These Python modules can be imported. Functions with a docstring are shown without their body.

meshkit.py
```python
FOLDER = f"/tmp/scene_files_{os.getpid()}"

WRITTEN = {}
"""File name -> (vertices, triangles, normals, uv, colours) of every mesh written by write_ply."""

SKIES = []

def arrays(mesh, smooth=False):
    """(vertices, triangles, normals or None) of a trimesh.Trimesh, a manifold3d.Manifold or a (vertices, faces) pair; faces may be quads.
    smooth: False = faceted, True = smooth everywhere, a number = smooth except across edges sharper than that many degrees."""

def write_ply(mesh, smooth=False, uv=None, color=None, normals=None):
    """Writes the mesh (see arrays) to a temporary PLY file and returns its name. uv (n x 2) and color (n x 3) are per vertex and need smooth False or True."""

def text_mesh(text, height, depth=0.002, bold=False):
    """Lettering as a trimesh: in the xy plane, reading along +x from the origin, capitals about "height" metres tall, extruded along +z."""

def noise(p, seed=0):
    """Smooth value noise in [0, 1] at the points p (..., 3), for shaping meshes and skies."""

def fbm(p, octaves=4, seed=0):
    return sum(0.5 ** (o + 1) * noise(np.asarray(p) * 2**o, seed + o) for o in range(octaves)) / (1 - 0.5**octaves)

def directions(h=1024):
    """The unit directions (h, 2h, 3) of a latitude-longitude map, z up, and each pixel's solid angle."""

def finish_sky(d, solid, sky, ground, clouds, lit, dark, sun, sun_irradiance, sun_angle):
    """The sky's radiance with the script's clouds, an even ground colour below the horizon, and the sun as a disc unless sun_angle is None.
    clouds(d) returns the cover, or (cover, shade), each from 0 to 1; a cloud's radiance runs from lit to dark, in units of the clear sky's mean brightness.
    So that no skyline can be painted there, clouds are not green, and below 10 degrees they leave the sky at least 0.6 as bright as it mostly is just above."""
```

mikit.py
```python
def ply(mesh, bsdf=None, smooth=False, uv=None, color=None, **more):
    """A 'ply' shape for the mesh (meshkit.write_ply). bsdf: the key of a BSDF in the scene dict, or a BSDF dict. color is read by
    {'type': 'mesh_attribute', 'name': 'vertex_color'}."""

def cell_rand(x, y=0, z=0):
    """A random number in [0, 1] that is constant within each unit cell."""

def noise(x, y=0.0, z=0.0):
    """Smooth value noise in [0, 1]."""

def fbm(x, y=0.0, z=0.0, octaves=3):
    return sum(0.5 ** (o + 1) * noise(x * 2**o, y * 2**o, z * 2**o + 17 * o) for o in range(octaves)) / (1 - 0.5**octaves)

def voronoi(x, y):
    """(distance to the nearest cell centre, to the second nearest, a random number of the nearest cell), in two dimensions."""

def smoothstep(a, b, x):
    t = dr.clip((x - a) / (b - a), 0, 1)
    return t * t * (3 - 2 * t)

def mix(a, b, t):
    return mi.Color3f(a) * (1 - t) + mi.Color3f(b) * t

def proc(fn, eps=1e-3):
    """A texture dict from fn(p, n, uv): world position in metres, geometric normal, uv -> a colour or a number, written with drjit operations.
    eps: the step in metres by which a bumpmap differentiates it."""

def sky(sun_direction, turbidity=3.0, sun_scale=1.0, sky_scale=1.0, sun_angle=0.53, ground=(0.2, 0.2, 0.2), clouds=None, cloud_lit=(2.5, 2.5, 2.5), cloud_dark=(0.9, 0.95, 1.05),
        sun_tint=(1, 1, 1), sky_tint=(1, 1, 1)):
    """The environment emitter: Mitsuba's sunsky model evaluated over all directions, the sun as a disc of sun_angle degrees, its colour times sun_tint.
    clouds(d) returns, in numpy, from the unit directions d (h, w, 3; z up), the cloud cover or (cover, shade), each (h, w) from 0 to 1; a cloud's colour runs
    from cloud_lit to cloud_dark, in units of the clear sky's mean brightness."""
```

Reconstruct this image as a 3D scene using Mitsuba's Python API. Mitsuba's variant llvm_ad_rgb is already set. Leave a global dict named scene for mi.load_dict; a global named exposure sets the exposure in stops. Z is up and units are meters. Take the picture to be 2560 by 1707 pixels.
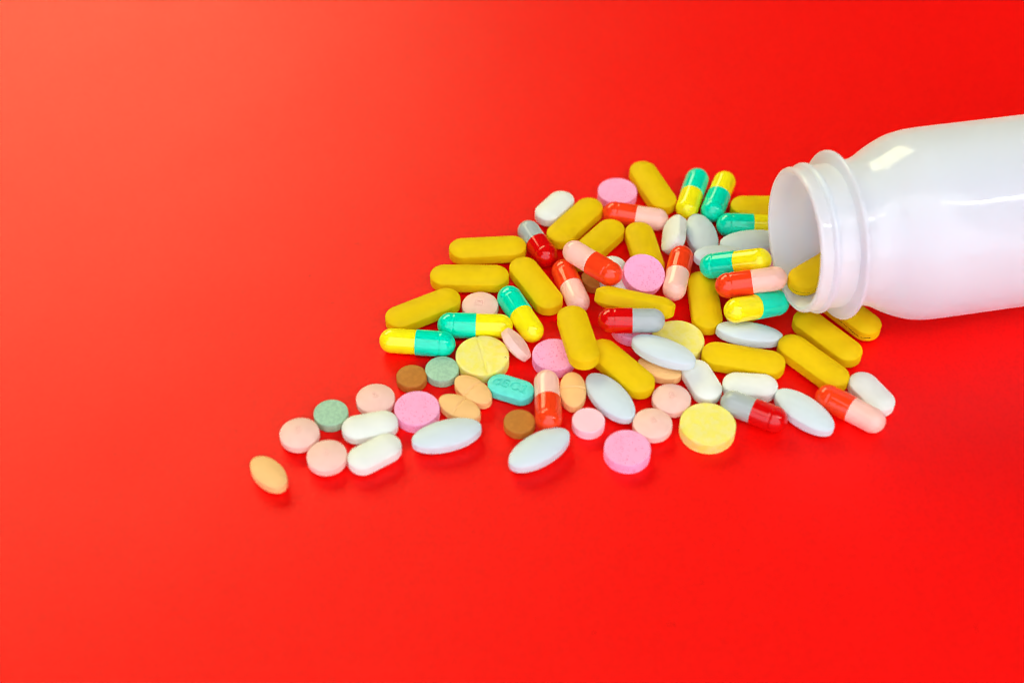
import math
import numpy as np
import trimesh
import drjit as dr
import mitsuba as mi
import mikit
import meshkit
from mikit import proc, noise, fbm, smoothstep, mix

T = mi.ScalarTransform4f
scene, labels = {}, {}
MM = 0.001

# ---------------------------------------------------------------- camera, lights, exposure
ELEV, DIST, FPX = math.radians(46.5), 0.297, 3555.0          # the lens looks down on the table from about 30 cm
EYE = [0.0, -DIST * math.cos(ELEV), DIST * math.sin(ELEV)]
scene['camera'] = {
    'type': 'thinlens', 'fov': 2 * math.degrees(math.atan(1280 / FPX)), 'fov_axis': 'x',
    'aperture_radius': 0.0029, 'focus_distance': 0.299, 'near_clip': 0.01, 'far_clip': 50.0,
    'to_world': T().look_at(origin=EYE, target=[0, 0, 0], up=[0, 0, 1]),
}
exposure = 0.22
# what comes back from the rest of the room
scene['room_light'] = {'type': 'constant', 'radiance': {'type': 'rgb', 'value': [0.022, 0.022, 0.026]}}


def lamp(key, center, x_axis, y_axis, half_x, half_y, rgb, label, category):
    """A flat lamp, window pane or added fill panel; it shines along x_axis x y_axis."""
    x = np.array(x_axis, float); x /= np.linalg.norm(x)
    y = np.array(y_axis, float); y -= x * (x @ y); y /= np.linalg.norm(y)
    n = np.cross(x, y)
    m = np.eye(4); m[:3, 0], m[:3, 1], m[:3, 2], m[:3, 3] = x * half_x, y * half_y, n, center
    scene[key] = {'type': 'rectangle', 'to_world': T(m), 'bsdf': {'type': 'diffuse', 'reflectance': {'type': 'rgb', 'value': [0.5, 0.5, 0.5]}},
                  'emitter': {'type': 'area', 'radiance': {'type': 'rgb', 'value': list(rgb)}}}
    labels[key] = {'label': label, 'category': category}


# two windows beyond the table on the left, an added fill panel behind the camera, another added overhead, and a tube
lamp('window', [-1.520, 1.520, 1.45], [0.7071, 0.7071, 0], [0, 0, 1], 0.46, 0.58, [6.3, 6.0, 3.0], 'left one of two bright windows beyond the table, out of the frame', 'window')
lamp('window_001', [-0.718, 2.027, 1.45], [0.9426, 0.3338, 0], [0, 0, 1], 0.46, 0.58, [6.3, 6.0, 3.0], 'right one of two bright windows beyond the table, out of the frame', 'window')
lamp('front_fill', [-0.3, -2.4, 1.45], [-1, 0, 0], [0, 0, 1], 2.6, 1.4, [1.45, 1.5, 1.8], 'broad unseen fill panel added behind the camera', 'window')  # no known source: fill added to brighten the sides facing the camera
lamp('overhead_fill', [0.1, -1.35, 2.4], [-1, 0, 0], [0, 1, 0], 1.5, 0.9, [1.85, 1.9, 1.85], 'broad unseen fill panel added above the near side of the table', 'lamp')  # overhead fill added to soften shadows, kept clear of the sheet's reflection
lamp('tube_light', [2.12, -0.85, 2.0], [-1, 0, 0], [0, 1, 0], 0.8, 0.022, [90, 92, 90], 'fluorescent ceiling tube over the near side of the table, out of the frame', 'lamp')
lamp('tube_light_001', [0.78, -0.85, 2.0], [-1, 0, 0], [0, 1, 0], 0.36, 0.05, [9, 9.3, 9.6], 'dim short ceiling light left of the fluorescent tube, out of the frame', 'lamp')

# ---------------------------------------------------------------- materials
def rgb(*v):
    return {'type': 'rgb', 'value': list(v)}


def principled(color, roughness, specular=0.5, **kw):
    return {'type': 'principled', 'base_color': color if isinstance(color, dict) else rgb(*color), 'roughness': roughness, 'specular': specular, **kw}


def bumped(inner, fn, scale, eps):
    return {'type': 'bumpmap', 'arbitrary': proc(fn, eps), 'scale': scale, 'bsdf': inner}


def two(b):
    return {'type': 'twosided', 'bsdf': b}


def grain(p, n, uv):                                          # fine powdery tooth of pressed tablets
    return fbm(p.x * 4200, p.y * 4200, p.z * 4200, 2)


def leather(p, n, uv):                                        # embossed grain of the red sheet
    return fbm(p.x * 2300, p.y * 2300, 0.0, 2) + 8.0 * fbm(p.x * 28, p.y * 28, 5.0, 2)


def wavy(p, n, uv):                                           # uneven gelatine
    return noise(p.x * 520, p.y * 520, p.z * 520) + 0.25 * noise(p.x * 1700, p.y * 1700, p.z * 1700)


def table_color(p, n, uv):
    k = fbm(p.x * 25, p.y * 25, 3.0, 2)
    s = smoothstep(0.986, 0.993, noise(p.x * 700, p.y * 700, 9.0))
    return mix((0.84, 0.0012, 0.0001), (0.825, 0.0010, 0.0001), k) * (1 - 0.25 * s) * (1.02 - 0.05 * smoothstep(0.45, 0.75, fbm(p.x * 2300, p.y * 2300, 7.0, 2)))


def mottle(base, dark, freq, lo, hi):
    def fn(p, n, uv):
        return mix(base, dark, smoothstep(lo, hi, fbm(p.x * freq, p.y * freq, p.z * freq, 3)))
    return proc(fn)


def speckle(base, dark, freq, rare):
    def fn(p, n, uv):
        d, _, which = mikit.voronoi(p.x * freq + p.z * freq * 0.31, p.y * freq + p.z * freq * 0.47)
        size = 0.10 + 0.26 * which
        dot = (1 - smoothstep(size * 0.5, size, d)) * smoothstep(rare, rare + 0.15, which)
        soft = smoothstep(0.45, 0.75, fbm(p.x * freq * 0.6, p.y * freq * 0.6, p.z * freq * 0.6, 2))
        return mix(base, dark, dr.clip(dot * 0.8 + soft * 0.08, 0, 1))
    return proc(fn)


scene['red_sheet'] = two(bumped(principled(proc(table_color), 0.44, 0.26), leather, 0.000035, 0.00007))
MATTE = dict(
    yellow_coat=principled(mottle((0.75, 0.505, 0.002), (0.725, 0.482, 0.002), 400, 0.35, 0.75), 0.6, 0.1),
    white_coat=principled((0.745, 0.765, 0.695), 0.5, 0.3),
    blue_coat=principled((0.585, 0.67, 0.70), 0.45, 0.3),
    peach_coat=principled(mottle((0.84, 0.54, 0.46), (0.83, 0.515, 0.435), 500, 0.4, 0.7), 0.55, 0.25),
    pink_powder=principled(speckle((0.90, 0.385, 0.60), (0.80, 0.13, 0.30), 1900, 0.62), 0.7, 0.2),
    pale_pink=principled((0.90, 0.54, 0.60), 0.65, 0.2),
    lemon_powder=principled(mottle((0.80, 0.71, 0.115), (0.80, 0.72, 0.24), 1100, 0.3, 0.7), 0.7, 0.2),
    green_powder=principled(mottle((0.37, 0.58, 0.395), (0.31, 0.51, 0.35), 2600, 0.38, 0.66), 0.7, 0.2),
    brown_coat=principled(mottle((0.44, 0.155, 0.020), (0.49, 0.18, 0.024), 1500, 0.35, 0.7), 0.6, 0.25),
    orange_coat=principled((0.84, 0.49, 0.19), 0.55, 0.25),
    teal_coat=principled(mottle((0.12, 0.72, 0.60), (0.10, 0.67, 0.56), 1500, 0.4, 0.62), 0.5, 0.3),
)
for k, b in MATTE.items():
    scene[k] = two(bumped(b, grain, 0.000012 if k.endswith('coat') else 0.000022, 0.00005))
for k, c in dict(teal_gelatine=(0.0, 0.70, 0.44), lemon_gelatine=(0.88, 0.78, 0.006), coral_gelatine=(0.86, 0.048, 0.008),
                 blush_gelatine=(0.88, 0.52, 0.43), red_gelatine=(0.62, 0.002, 0.002), grey_gelatine=(0.38, 0.43, 0.42)).items():
    scene[k] = two(bumped(principled(c, 0.06, 0.42), wavy, 0.000025 if k.split('_')[0] in ('coral', 'red') else 0.000012 if k.startswith('teal') else 0.000003, 0.0001))
scene['plastic_skin'] = principled((0.80, 0.84, 0.87), 0.1, 0.8)
scene['plastic_glow'] = {'type': 'principledthin', 'base_color': rgb(0.91, 0.95, 0.99), 'roughness': 0.5, 'diff_trans': 1.7}
scene['white_plastic'] = {'type': 'blendbsdf', 'weight': 0.5, 'a': two({'type': 'ref', 'id': 'plastic_skin'}), 'b': {'type': 'ref', 'id': 'plastic_glow'}}
scene['dark_dirt'] = two(principled((0.05, 0.03, 0.005), 0.8, 0.2))

# ---------------------------------------------------------------- the red sheet that everything lies on
scene['table'] = mikit.ply(trimesh.Trimesh([[-1.2, -0.7, 0], [1.2, -0.7, 0], [1.2, 0.9, 0], [-1.2, 0.9, 0]], [[0, 1, 2], [0, 2, 3]], process=False), 'red_sheet')
labels['table'] = {'label': 'smooth red leather-grained sheet that the pills and the bottle lie on', 'category': 'table', 'kind': 'structure'}


# ---------------------------------------------------------------- mesh helpers (millimetres)
def rings_mesh(rings):
    """A closed solid from rings of equal length, first and last ring closed with a fan."""
    n = len(rings[0])
    v = np.vstack(rings + [rings[0].mean(0, keepdims=True), rings[-1].mean(0, keepdims=True)])
    f = []
    i = np.arange(n); j = (i + 1) % n
    for k in range(len(rings) - 1):
        a, b = k * n, (k + 1) * n
        f += [np.c_[a + i, a + j, b + j], np.c_[a + i, b + j, b + i]]
    c0, c1 = len(v) - 2, len(v) - 1
    last = (len(rings) - 1) * n
    f += [np.c_[np.full(n, c0), j, i], np.c_[np.full(n, c1), last + i, last + j]]
    return trimesh.Trimesh(v, np.vstack(f), process=False)


def tablet(L, W, H, band, kind, power=2.2, bevel=0.22, n=112, groove=None, pinch=2.0, rn=9):
    """A pressed tablet: an outline (stadium or ellipse), an upright band and two domed faces; groove = (angle, half width, depth) scores the top."""
    a = np.linspace(0, 2 * np.pi, n, endpoint=False)
    if kind == 'stadium':
        core = np.sign(np.cos(a)) * (np.abs(np.cos(a)) > 1e-9) * (L - W) / 2
        P, C = np.c_[core + W / 2 * np.cos(a), W / 2 * np.sin(a)], np.c_[core, 0 * a]
        # spread the vertices of the straight sides
    else:
        e = 2.0 / pinch
        P = np.c_[L / 2 * np.sign(np.cos(a)) * np.abs(np.cos(a)) ** e, W / 2 * np.sign(np.sin(a)) * np.abs(np.sin(a)) ** e]
        C = P * 0
    hb = H * band / 2
    hd = H / 2 - hb
    dome = lambda r: hb + hd * (1 - r ** power)
    r0 = 1 - bevel / (W / 2)
    prof = []
    for t in np.linspace(0, 1, 5):                            # rounded edge
        prof.append(((1 - t) ** 2 + 2 * t * (1 - t) + t * t * r0, (1 - t) ** 2 * (hb - bevel) + 2 * t * (1 - t) * hb + t * t * dome(r0)))
    prof += [(r, dome(r)) for r in np.linspace(r0, 0.02, rn)[1:]]
    up = [np.c_[C + r * (P - C), np.full(n, z)] for r, z in prof]
    down = [np.c_[C + r * (P - C), np.full(n, -z)] for r, z in prof[::-1]]
    m = rings_mesh(down + up)
    if groove:
        ang, w, d = groove
        v = m.vertices.copy()
        q = np.abs(-v[:, 0] * math.sin(ang) + v[:, 1] * math.cos(ang))
        v[:, 2] -= np.where(v[:, 2] > hb * 0.8, d * np.exp(-(q / w) ** 2), 0)
        m = trimesh.Trimesh(v, m.faces, process=False)
    return m


def lathe(profile, n=72):
    """Turns (x, r) around the x axis; the profile closes on itself."""
    a = np.linspace(0, 2 * np.pi, n, endpoint=False)
    p = np.asarray(profile, float)
    v = np.stack([np.repeat(p[:, :1], n, 1), p[:, 1:] * np.cos(a), p[:, 1:] * np.sin(a)], -1).reshape(-1, 3)
    f, k = [], len(p)
    i = np.arange(n); j = (i + 1) % n
    for s in range(k):
        A, B = s * n, ((s + 1) % k) * n
        f += [np.c_[A + i, B + j, A + j], np.c_[A + i, B + i, B + j]]
    m = trimesh.Trimesh(v, np.vstack(f), process=False)
    if m.volume < 0:
        m.invert()
    return m


def half_capsule(x_open, x_tip, r, wall=0.12, ring=True):
    """One half of a gelatine capsule along +x: open at x_open, rounded at x_tip; a shallow locking groove runs where the dome starts."""
    xs = x_tip - r * 1.02
    out = [(x_open, r - 0.03), (x_open + 0.03, r)]
    if ring:
        for t in np.linspace(-1, 1, 9):
            out.append((xs - 0.55 + 0.45 * t, r - 0.085 * 0.5 * (1 + math.cos(math.pi * t))))
    for t in np.linspace(0, math.pi / 2, 15):
        out.append((xs + 1.02 * r * math.sin(t), max(r * math.cos(t), 0.004)))
    inn = [(xs + (r - wall) * math.sin(t), max((r - wall) * math.cos(t), 0.004)) for t in np.linspace(math.pi / 2, 0, 7)] + [(x_open, r - wall)]
    return lathe(out + inn, 56)


def engraved(m, text, height, depth, angle, dx=0.0, dy=0.0, bold=True):
    """Cuts lettering into the top face."""
    import manifold3d as m3
    t = meshkit.text_mesh(text, height, 4.0, bold)
    t.apply_translation([-(t.bounds[0] + t.bounds[1])[0] / 2, -(t.bounds[0] + t.bounds[1])[1] / 2, 0])
    t.apply_transform(trimesh.transformations.rotation_matrix(angle, [0, 0, 1]))
    man = lambda q: m3.Manifold(m3.Mesh(np.asarray(q.vertices, np.float32), np.asarray(q.faces, np.uint32)))
    t.apply_translation([dx, dy, m.bounds[1][2] - depth])
    body, cut = man(m), man(t)
    if body.status() != m3.Error.NoError or cut.status() != m3.Error.NoError:
        return m
    out = (body - cut).to_mesh()
    return trimesh.Trimesh(out.vert_properties[:, :3], out.tri_verts, process=False)


def shape(mesh, mat, smooth=33):
    m = mesh.copy()
    m.apply_scale(MM)
    return mikit.ply(m, mat, smooth=smooth)


def pose(x, y, z, yaw, pitch=0.0, roll=0.0):
    return T().translate([x * MM, y * MM, z * MM]).rotate([0, 0, 1], yaw).rotate([0, 1, 0], -pitch).rotate([1, 0, 0], roll)


count = {}


def numbered(name):
    count[name] = count.get(name, -1) + 1
    return name if count[name] == 0 else f'{name}_{count[name]:03d}'

# ---------------------------------------------------------------- the bottle
BR = 19.6
bottle_at = pose(100, 16.364, BR + 1.3, 11.87, -1.26)
labels['pill_bottle'] = {'label': 'open glossy white plastic pill bottle lying on its side with its mouth over the pills', 'category': 'bottle'}


def smooth_curve(pts, n):
    from scipy.interpolate import PchipInterpolator
    p = np.array(pts, float)
    x = np.linspace(p[0, 0], p[-1, 0], n)
    return np.c_[x, PchipInterpolator(p[:, 0], p[:, 1])(x)]


outer = [(-44.36, 13.95), (-44.30, 14.35), (-44.05, 14.62), (-43.6, 14.72), (-42.4, 14.6), (-40, 14.45), (-36.0, 14.6)]
outer += smooth_curve([(-35.2, 14.75), (-33, 14.75), (-31, 14.95), (-29, 15.6), (-26.6, 16.95), (-24, 18.2), (-21, 19.15), (-18, 19.52), (-14, 19.6), (-10, 19.6)], 60).tolist()
outer += [(0, BR), (20, BR), (40, BR), (58, BR), (60, BR - 0.2), (61.4, BR - 0.9), (62.2, BR - 2.2), (62.4, BR - 4), (61.5, 0.01)]
inner = [(60.2, 0.01), (60.2, BR - 3), (58, BR - 1.2), (0, BR - 1.2)] + [(x, r - 1.2) for x, r in smooth_curve([(-35.2, 14.8), (-33, 14.8), (-31, 14.95), (-29, 15.6), (-26.6, 16.95), (-24, 18.2), (-21, 19.15), (-18, 19.52), (-10, 19.6)], 30)[::-1]]
inner += [(-42, 13.35), (-43.8, 13.4), (-44.2, 13.55)]
scene['pill_bottle__body'] = {**shape(lathe(outer + inner, 160), 'white_plastic', 40), 'to_world': bottle_at}
fl = [(-0.62, 14.0), (-0.62, 14.9), (-0.56, 15.2), (-0.5, 16.7)] + [(0.5 * math.sin(t), 16.68 + 0.52 * math.cos(t)) for t in np.linspace(-math.pi / 2, math.pi / 2, 9)] + [(0.55, 15.2), (0.7, 14.9), (0.75, 14.0)]
scene['pill_bottle__collar'] = {**shape(lathe([(x - 35.8, r) for x, r in fl], 160), 'white_plastic', 40), 'to_world': bottle_at}


bead = [(0.85 * math.cos(t), 14.3 + 0.98 * math.sin(t)) for t in np.linspace(math.pi, 0, 14)] + [(0.85, 14.0), (-0.85, 14.0)]
scene['pill_bottle__thread'] = {**shape(lathe([(x - 41.0, r) for x, r in bead], 160), 'white_plastic', 40), 'to_world': bottle_at}

# ---------------------------------------------------------------- one mesh of each kind of pill
SHAPES = {
    'yellow': shape(tablet(17.0, 6.3, 4.7, 0.5, 'stadium', 2.2, 0.25), 'yellow_coat'),
    'white': shape(tablet(11.05, 6.0, 4.0, 0.5, 'stadium', 2.3, 0.3), 'white_coat'),
    'blue': shape(tablet(14.0, 6.8, 4.1, 0.46, 'ellipse', 2.2, 0.35, pinch=2.0), 'blue_coat'),
    'orange': shape(tablet(9.4, 5.35, 3.3, 0.55, 'ellipse', 2.2, 0.2), 'orange_coat'),
    'orange_scored': shape(tablet(9.4, 5.35, 3.3, 0.55, 'ellipse', 2.2, 0.2, n=160, groove=(math.pi / 2, 0.2, 0.26), rn=26), 'orange_coat', 60),
    'peach': shape(tablet(7.75, 7.75, 3.5, 0.45, 'ellipse', 2.0, 0.2), 'peach_coat'),
    'pink': shape(tablet(9.0, 9.0, 2.8, 0.92, 'ellipse', 2.5, 0.25), 'pink_powder'),
    'pale': shape(tablet(6.46, 6.46, 2.5, 0.9, 'ellipse', 2.5, 0.25), 'pale_pink'),
    'lemon': shape(tablet(10.95, 10.95, 3.1, 0.92, 'ellipse', 2.5, 0.3), 'lemon_powder'),
    'lemon_scored': shape(tablet(10.95, 10.95, 3.1, 0.92, 'ellipse', 2.5, 0.3, n=200, groove=(0.0, 0.28, 0.24), rn=30), 'lemon_powder', 60),
    'green': shape(tablet(6.85, 6.85, 2.4, 0.88, 'ellipse', 2.5, 0.22), 'green_powder'),
    'brown': shape(tablet(6.2, 6.2, 2.5, 0.8, 'ellipse', 2.2, 0.3), 'brown_coat'),
    'teal': shape(engraved(tablet(9.7, 5.4, 3.0, 0.62, 'stadium', 3.2, 0.2), 'd8C1', 2.1, 0.34, 0.0), 'teal_coat', 30),
}
peach_blank = tablet(7.75, 7.75, 3.5, 0.45, 'ellipse', 2.0, 0.2)
SHAPES['peach_marked'] = shape(engraved(peach_blank, 'S', 1.5, 0.2, 0.3), 'peach_coat', 30)
SHAPES['peach_lettered'] = shape(engraved(peach_blank, 'B', 2.6, 0.2, 0.1, bold=False), 'peach_coat', 30)


def capsule_parts(L, r, cap_mat, body_mat, split):
    """cap on the +x end, reaching to x = -split; the narrower body comes out of it."""
    cap = half_capsule(-split, L / 2, r)
    body = half_capsule(-split - 0.8, L / 2, r - 0.13, ring=False)
    body.apply_transform(trimesh.transformations.rotation_matrix(math.pi, [0, 0, 1]))
    return {'cap': shape(cap, cap_mat, 70), 'body': shape(body, body_mat, 70)}


CAPSULES = {
    'teal_capsule': capsule_parts(15.8, 2.7, 'teal_gelatine', 'lemon_gelatine', 0.25),
    'coral_capsule': capsule_parts(14.9, 2.65, 'coral_gelatine', 'blush_gelatine', 0.2),
    'red_capsule': capsule_parts(13.8, 2.65, 'red_gelatine', 'grey_gelatine', 0.2),
}
GROUPS = dict(yellow_tablet='yellow oblong tablets', white_tablet='white oblong tablets', blue_tablet='pale blue oval tablets', orange_tablet='orange oval tablets',
              peach_tablet='round peach tablets', pink_tablet='round pink speckled tablets', lemon_tablet='round lemon yellow tablets', green_tablet='round green tablets',
              brown_tablet='round brown tablets', teal_capsule='teal and yellow capsules', coral_capsule='coral and pale pink capsules', red_capsule='red and grey capsules')


def put(name, kind, x, y, z, yaw, pitch, roll, label):
    key = numbered(name)
    at = pose(x, y, z, yaw, pitch, roll)
    labels[key] = {'label': label, 'category': 'capsule' if 'capsule' in name else 'tablet'}
    if name in GROUPS:
        labels[key]['group'] = GROUPS[name]
    if kind in CAPSULES:
        for part, s in CAPSULES[kind].items():
            scene[f'{key}__{part}'] = {**s, 'to_world': at}
    else:
        scene[key] = {**SHAPES[kind], 'to_world': at}
    return key, at


def strip(key, at, pts, half):
    """A thin ragged crack or stain on a pill: a narrow raised strip through local points (mm), each with its outward normal."""
    secs = []
    for (x, y, z, nx, ny), w in zip(pts, half):
        p, n = np.array([x, y, z]), np.array([nx, ny, 0.0])
        u = np.array([0, 0, 1.0])
        secs.append(np.array([p - u * w - n * .05, p + u * w - n * .05, p + u * w + n * .012, p - u * w + n * .012]))
    m = rings_mesh(secs)
    if m.volume < 0:
        m.invert()
    scene[key] = {**shape(m, 'dark_dirt', False), 'to_world': at}


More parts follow.
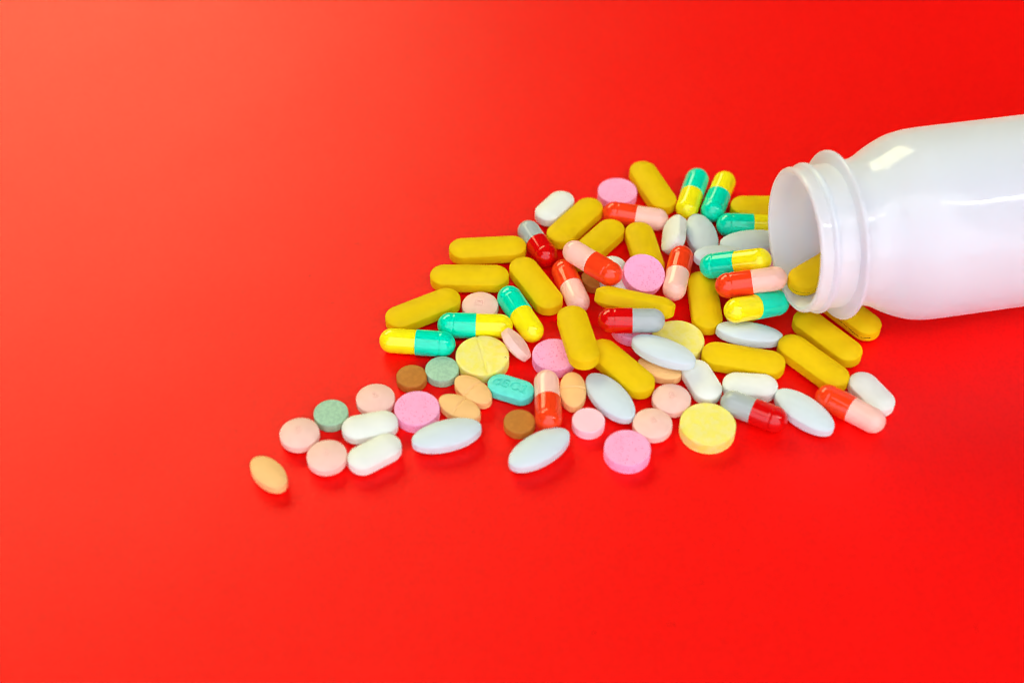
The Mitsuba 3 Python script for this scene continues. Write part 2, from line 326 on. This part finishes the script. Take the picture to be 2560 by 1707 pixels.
# ---------------------------------------------------------------- the pills: name, kind, x, y, z of the middle (mm), yaw, pitch, roll (degrees), label
PILLS = [
    ('bo8a', 'blue_tablet', 'blue', -12.68, -27.21, 2.05, 18.1, -0, 0, 'pale blue oval tablet at the front left, in front of pink and orange tablets'),
    ('bo1', 'blue_tablet', 'blue', 42.19, 29.97, 2.05, -82.98, 0, -0, 'pale blue oval tablet pointing away, in front of the two rear teal capsules'),
    ('bo6', 'blue_tablet', 'blue', 57.66, -21.19, 2.05, -47.01, -0, 0, 'pale blue oval tablet at the front right, between a red capsule and a coral one'),
    ('bo7', 'blue_tablet', 'blue', 19.55, -17.52, 2.05, -56.85, -0, 0, 'pale blue oval tablet between the upright scored orange tablet and a yellow oblong'),
    ('bo9', 'blue_tablet', 'blue', 5.27, -30.75, 2.05, 37.07, -0, -0, 'foremost pale blue oval tablet, in front of the brown round and the upright coral capsule'),
    ('bo5', 'blue_tablet', 'blue', 30.6, -7.93, 5.22, -30.61, 1.82, -8.05, 'pale blue oval tablet raised and tilted on top of lemon, orange and white tablets'),
    ('bo3', 'blue_tablet', 'blue', 46.19, 20.09, 4.59, -1.38, -4.92, 1.49, 'pale blue oval tablet under the raised teal and yellow capsule near the bottle mouth'),
    ('bo2', 'blue_tablet', 'blue', 52.51, 26.03, 3.89, 5.71, 1.71, -2.13, 'pale blue oval tablet partly hidden behind the left lip of the bottle mouth'),
    ('bo4', 'blue_tablet', 'blue', 49.2, -0.4, 2.5, -5, -6, -12, 'pale blue oval tablet just below the yellow and teal capsule at the bottle lip'),
    ('br1', 'brown_tablet', 'brown', -20.33, -11.56, 1.15, 116.26, -0, -0, 'round brown tablet left of a green one, in front of a teal and yellow capsule'),
    ('br3', 'brown_tablet', 'brown', 1.45, -23.55, 1.15, -169, -0, -0, 'round brown tablet at the front, left of the upright coral capsule'),
    ('br2', 'brown_tablet', 'brown', 18.05, 16.89, 1.27, 0.99, -2.24, 0.91, 'brown tablet half hidden under a coral capsule in the middle of the heap'),
    ('rp1', 'coral_capsule', 'coral_capsule', 27.8, 36.25, 2.65, 166.95, 0, -0, 'rearmost coral and pale pink capsule, in front of the rear pink round'),
    ('rp6', 'coral_capsule', 'coral_capsule', 66.78, -20.82, 2.65, 142.63, -0, 0, 'rightmost coral and pale pink capsule, at the front right beside a white oblong'),
    ('rp7', 'coral_capsule', 'coral_capsule', 7.08, -18.71, 2.65, -88.24, -0, 0, 'upright capsule at the front, pale pink above and coral below, behind a pale blue oval'),
    ('rp3', 'coral_capsule', 'coral_capsule', 12.6, 13.77, 2.65, 107.07, -0, 0, 'coral and pale pink capsule with its pale end behind an upright yellow oblong tablet'),
    ('rp4', 'coral_capsule', 'coral_capsule', 49.5, 7.2, 10.27, 179.61, -12.01, 0.32, 'coral and pale pink capsule with its pale end inside the bottle mouth'),
    ('rp5', 'coral_capsule', 'coral_capsule', 35.52, 15.84, 4.61, 76.87, 1.62, -0.27, 'coral and pale pink capsule right of the tilted pink round, coral end up'),
    ('rp2', 'coral_capsule', 'coral_capsule', 17.06, 15.71, 7.66, -40.98, -1.74, 0.37, 'raised capsule with pale pink end upper left and coral end beside the tilted pink round'),
    ('gr1', 'green_tablet', 'green', -35.78, -21.35, 1.15, -58, -0, -0, 'leftmost round green tablet, behind two peach rounds and a white oblong'),
    ('gr2', 'green_tablet', 'green', -14.23, -9.62, 1.15, -20.79, 0, -0, 'round green tablet beside a brown one and the scored lemon round'),
    ('yr1', 'lemon_tablet', 'lemon_scored', -6.05, -6.53, 1.55, -77, 0, -0, 'scored lemon yellow round tablet with a small dark speck, beside a green tablet'),
    ('yr3', 'lemon_tablet', 'lemon', 38.29, -24.89, 1.55, -38.36, 0, -0, 'plain lemon yellow round tablet at the front, left of the grey and red capsule'),
    ('yr2', 'lemon_tablet', 'lemon', 34.24, -2.07, 1.55, -76.09, 0, -0, 'lemon yellow round tablet half covered by a raised pale blue oval in mid heap'),
    ('oA', 'orange_tablet', 'orange', -46.27, -36.45, 1.65, -47.37, -0, 0, 'plain orange oval tablet lying alone, foremost and leftmost of the whole spill'),
    ('oB', 'orange_tablet', 'orange_scored', -10.38, -20.1, 1.65, -33.26, 0, 0, 'scored orange oval tablet beside the pink speckled round one, partly behind a pale blue oval'),
    ('oC', 'orange_tablet', 'orange_scored', -7.8, -15.48, 1.65, -45.49, -0, 0, 'scored orange oval tablet between the scored lemon round one and the small teal one'),
    ('oD', 'orange_tablet', 'orange_scored', 12.17, -15.53, 1.65, -89.92, 0, 0, 'scored orange oval tablet standing upright in view, right of the coral capsule at the front'),
    ('oE', 'orange_tablet', 'orange', 29.97, -9.65, 1.65, -27.45, 0, 0, 'orange tablet mostly hidden under the tilted pale blue oval, behind two peach rounds'),
    ('sp', 'pale_pink_tablet', 'pale', 15.02, -23.45, 1.25, -61, -0, -0, 'small pale pink round tablet at the front, left of a pale blue oval'),
    ('pe1', 'peach_tablet', 'peach_marked', -41.37, -26.83, 1.75, 10, 0, 0, 'leftmost round peach tablet, touching the leftmost green tablet'),
    ('pe2', 'peach_tablet', 'peach_marked', -35.52, -32.46, 1.75, -15, -0, 0, 'round peach tablet at the left front, touching the foremost white oblong'),
    ('pe3', 'peach_tablet', 'peach_marked', -27.17, -17.89, 1.75, 5, 0, 0, 'round peach tablet just behind a white oblong, left of the pink speckled one'),
    ('pe6', 'peach_tablet', 'peach_lettered', -6.76, 8.32, 1.75, -20, 0, 0, 'pale peach tablet with a stamped letter, between two yellow oblongs and two teal capsules'),
    ('pe5', 'peach_tablet', 'peach_marked', 27.53, -24.37, 1.75, 10, 0, -0, 'round peach tablet behind the foremost pink round, left of the front lemon round'),
    ('pe4', 'peach_tablet', 'peach_marked', 31.74, -17.91, 1.75, 0, 0, 0, 'round peach tablet in front of the half hidden orange one, behind another peach round'),
    ('pe7', 'peach_tablet', 'peach', 0.86, -4.32, 3.6, 22, -55, 0, 'pale peach tablet propped up on its edge beside the scored lemon round'),
    ('pk1', 'pink_tablet', 'pink', -18.8, -20.56, 1.4, 15.99, -0, -0, 'pink speckled round tablet at the left, between a white oblong and a scored orange oval'),
    ('pk2', 'pink_tablet', 'pink', 24.19, 45.16, 1.4, 53, -0, -0, 'rearmost pink round tablet, behind a coral capsule at the back of the heap'),
    ('pk4', 'pink_tablet', 'pink', 8.62, -6.13, 1.4, 127, -0, -0, 'pink speckled round tablet half covered by the upright yellow oblong, above the front coral capsule'),
    ('pk5', 'pink_tablet', 'pink', 22.25, -30.68, 1.4, 163.55, 0, -0, 'foremost pink round tablet, on the red sheet in front of a peach round'),
    ('pk3', 'pink_tablet', 'pink', 27.9, 14.2, 5.5, 3.2, -8, 19, 'pink speckled round tablet tilted to face the camera, leaning on a yellow oblong mid heap'),
    ('pk6', 'pink_tablet', 'pink', 25.25, 2.71, 1.42, -159.06, 0.78, 0.72, 'pink tablet mostly hidden below the red and grey capsule in the middle of the heap'),
    ('pk7', 'pink_tablet', 'pink', 57.74, 20.02, 1.4, 0.07, 0.16, -0.29, 'pink tablet of which a sliver shows at the left lip of the bottle mouth'),
    ('rg1', 'red_capsule', 'red_capsule', 5.58, 27.26, 2.65, -64.71, -0, -0, 'grey and red capsule at the left rear, grey end up, beside a yellow oblong'),
    ('rg2', 'red_capsule', 'red_capsule', 47.66, -21.48, 2.65, -28.08, 0, 0, 'grey and red capsule at the front, red end touching a pale blue oval'),
    ('rg3', 'red_capsule', 'red_capsule', 24.46, -0.63, 6.88, 178.07, -2.01, -0.22, 'raised capsule with red left half and grey right half in the middle of the heap'),
    ('ty1', 'teal_capsule', 'teal_capsule', -7.7, 1.92, 2.7, 178.2, 0, 0, 'teal and yellow capsule lying level with its teal end left, behind the scored lemon round'),
    ('ty2', 'teal_capsule', 'teal_capsule', -19.5, -2.83, 2.7, -5.39, -0, -0, 'leftmost capsule, yellow at its left end and teal at its right, above a green tablet'),
    ('ty3', 'teal_capsule', 'teal_capsule', 1.78, 5.41, 2.7, 115.68, 0, -0, 'teal and yellow capsule slanting down to the right, teal end up, left of centre'),
    ('ty4', 'teal_capsule', 'teal_capsule', 41.19, 43.97, 2.7, 72.6, -0, 0, 'rear capsule with teal top and yellow lower end, left one of the standing pair'),
    ('ty5', 'teal_capsule', 'teal_capsule', 47.17, 43.06, 2.7, -110.35, 0, -0, 'rear capsule with yellow top and teal lower end, right one of the standing pair'),
    ('ty6', 'teal_capsule', 'teal_capsule', 53.58, 33.05, 2.7, 177.54, -0, 0, 'teal and yellow capsule at the back with its yellow end behind the bottle lip'),
    ('ty7', 'teal_capsule', 'teal_capsule', 47.04, 13.77, 9.42, 161.98, -25.23, 0.18, 'raised teal and yellow capsule with its yellow end touching the bottle mouth'),
    ('ty8', 'teal_capsule', 'teal_capsule', 50.67, 3.42, 6.87, 26.33, -13.21, 1.55, 'yellow and teal capsule at the bottle mouth with its teal end over the lip'),
    ('tc', 'teal_tablet', 'teal', -0.24, -14.8, 1.5, -22.2, 0, -0, 'small teal oblong tablet with stamped characters, left of the upright coral capsule'),
    ('w1', 'white_tablet', 'white', -27.77, -25.08, 2, 13.59, 0, -0, 'white oblong tablet in front of a peach round, rear one of the touching left pair'),
    ('w2', 'white_tablet', 'white', -26.4, -31.8, 2, 34.17, 0, 0, 'foremost white oblong tablet, slanting up to the right beside a peach round'),
    ('W3', 'white_tablet', 'white', 9.67, 39.64, 2, 53.39, 0, 0, 'white oblong tablet at the back left of the heap behind a yellow oblong'),
    ('W5', 'white_tablet', 'white', 38.16, -13.15, 2, -69.85, 0, 0, 'white oblong tablet with its upper end under the tilted pale blue oval'),
    ('W6', 'white_tablet', 'white', 47.75, -14.54, 2, -4.66, 0, -0, 'white oblong tablet lying level behind the grey and red capsule at the front'),
    ('W7', 'white_tablet', 'white', 71.78, -16.42, 2, -60.63, 0, -0, 'rightmost white oblong tablet, behind the rightmost coral capsule'),
    ('w4', 'white_tablet', 'white', 35.81, 28.82, 3.79, 82.53, -4.27, -53.46, 'white oblong tablet tilted on its side, just left of a pale blue oval'),
    ('cr', 'white_tablet', 'white', 21.83, 15.2, 3.42, -88.93, -9.24, -6.6, 'white tablet almost hidden under a coral capsule, beside the tilted pink round'),
    ('Y1', 'yellow_tablet', 'yellow', -5.35, 25.34, 2.35, 4.02, 0, 0, 'yellow oblong tablet at the left edge of the heap, upper of two lying level'),
    ('Y2', 'yellow_tablet', 'yellow', -9.15, 16.45, 2.35, -0.78, 0, 0, 'yellow oblong tablet at the left edge of the heap, lower of two lying level'),
    ('Y3', 'yellow_tablet', 'yellow', -18.71, 6.64, 2.35, 29.23, -0, 0, 'leftmost yellow oblong tablet, behind two teal and yellow capsules'),
    ('Y4', 'yellow_tablet', 'yellow', 5.08, 14.16, 2.35, -61.71, -0, 0, 'yellow oblong tablet slanting down to the right between a teal capsule and a coral one'),
    ('Y5', 'yellow_tablet', 'yellow', 32.33, 46.45, 2.35, -69.68, -0, 0, 'rearmost yellow oblong tablet, behind a coral capsule at the back of the heap'),
    ('Y6', 'yellow_tablet', 'yellow', 14.12, 34.26, 2.35, 52.34, 0, 0, 'yellow oblong tablet at the back beside the rear white oblong, slanting up to the right'),
    ('Y7', 'yellow_tablet', 'yellow', 18.56, 27.05, 2.35, 51.38, -0, -0, 'yellow oblong tablet with its lower end under a raised coral capsule'),
    ('Y8', 'yellow_tablet', 'yellow', 29.12, 25.01, 2.35, -80.82, 0, 0, 'yellow oblong tablet under the tilted pink speckled round, pointing away'),
    ('Y10', 'yellow_tablet', 'yellow', 57.96, 39.16, 2.35, -0.27, 0, -0, 'yellow oblong tablet at the back, partly hidden behind the left lip of the bottle'),
    ('Y11', 'yellow_tablet', 'yellow', 40.79, 9.07, 2.35, -88.9, 0, 0, 'yellow oblong tablet upright in view under the teal and coral capsules by the bottle mouth'),
    ('Y14', 'yellow_tablet', 'yellow', 47.1, -7.71, 2.35, -12.85, 0, -0, 'yellow oblong tablet lying nearly level at the right, just behind a level white oblong'),
    ('Y15', 'yellow_tablet', 'yellow', 65.15, -1.28, 2.35, -50.94, -0, 0, 'yellow oblong tablet slanting out from under the bottle mouth, right of its twin'),
    ('Y16', 'yellow_tablet', 'yellow', 61.19, -8.41, 2.35, -48.82, 0, 0, 'yellow oblong tablet slanting down to the rightmost coral capsule, left of its twin'),
    ('Y17', 'yellow_tablet', 'yellow', 70.5, 6.33, 2.35, -52.36, 0, -0, 'rightmost yellow oblong tablet, cracked along its edge, under the collar of the bottle'),
    ('Y19', 'yellow_tablet', 'yellow', 22.1, -9.87, 2.35, -50.37, -0, 0, 'yellow oblong tablet slanting down between two pale blue ovals at the centre front'),
    ('Y18', 'yellow_tablet', 'yellow', 13.46, -4.08, 5.54, -79.36, 3.1, 0.61, 'yellow oblong tablet upright in view, raised on a pink round and the next yellow one'),
    ('Y9', 'yellow_tablet', 'yellow', 25.64, 5.98, 5.47, -15.95, -0.64, -37, 'yellow oblong tablet rolled on its side, behind the raised red and grey capsule'),
    ('Y12', 'yellow_tablet', 'yellow', 64.53, 10.11, 11.01, 35.66, 2.32, 0.58, 'yellow oblong tablet with a cracked edge lying inside the bottle mouth'),
    ('Y13', 'yellow_tablet', 'yellow', 52.58, 9.36, 2.35, 31.21, 1.04, 2.48, 'yellow tablet showing only a tip below the teal capsule at the bottle lip'),
]
placed = {}
for tag, *row in PILLS:
    placed[tag] = put(*row)


# ---------------------------------------------------------------- cracks in two coats, a dark fibre on the scored lemon tablet
def edge_line(L, W, x0, x1, wrap, step=0.12):
    """Points on the band of an oblong tablet: along its -y side from x0 to x1 and on round the +x or -x end by wrap degrees; with outward normals."""
    out = []
    xs = np.arange(x0, x1, step) if x1 > x0 else np.arange(x0, x1, -step)
    for x in xs:
        out.append((x, -W / 2, 0.0, -1.0))
    end = np.sign(x1)
    for t in np.arange(0, math.radians(wrap), step / (W / 2)):
        nx, ny = end * math.sin(t), -math.cos(t)
        out.append((end * (L - W) / 2 + W / 2 * nx, W / 2 * ny, nx, ny))
    return out


def crack(tag, x0, x1, wrap, zmid, seed, gaps):
    key, at = placed[tag]
    rng = np.random.default_rng(seed)
    line = edge_line(17.0, 6.3, x0, x1, wrap)
    n = len(line)
    z = zmid + np.cumsum(rng.normal(0, 0.05, n)) * 0.5 + rng.normal(0, 0.035, n)
    w = np.clip(0.045 + rng.normal(0, 0.03, n) + 0.07 * (rng.random(n) > 0.88), 0.012, 0.14)
    cut = [0] + [int(n * g) for g in gaps] + [n]
    for a, b in zip(cut[:-1], cut[1:]):
        part = [(p[0], p[1], zz, p[2], p[3]) for p, zz in zip(line[a:b - 2], z[a:b - 2])]
        if len(part) > 3:
            strip(numbered(f'{key}__crack'), at, part, w[a:b - 2])


crack('Y12', 3.0, -5.3, 95, -0.15, 3, (0.3, 0.62))
crack('Y17', 0.5, 5.3, 70, 0.1, 5, (0.35, 0.7))

key, at = placed['yr1']
pts = [(4.55 + 0.09 * i, 0.22 * math.sin(i * 0.5)) for i in range(7)]
secs = []
for i, (dx, dy) in enumerate(pts):
    q = math.radians(-12.0 + 77.0)
    c = np.array([dx * math.cos(q) - dy * math.sin(q), dx * math.sin(q) + dy * math.cos(q), 1.545])
    r = 0.055 * (0.5 + 0.5 * math.sin(math.pi * (i + 0.5) / 7))
    u = np.array([-math.sin(q), math.cos(q), 0.0])
    secs.append(np.array([c + r * (u * math.cos(t) + np.array([0, 0, 1.0]) * math.sin(t)) for t in np.linspace(0, 2 * math.pi, 8, endpoint=False)]))
scene[f'{key}__fibre'] = {**shape(rings_mesh(secs), 'dark_dirt', False), 'to_world': at}
labels[f'{key}__fibre'] = {'label': 'tiny dark fibre stuck on the lemon tablet'}
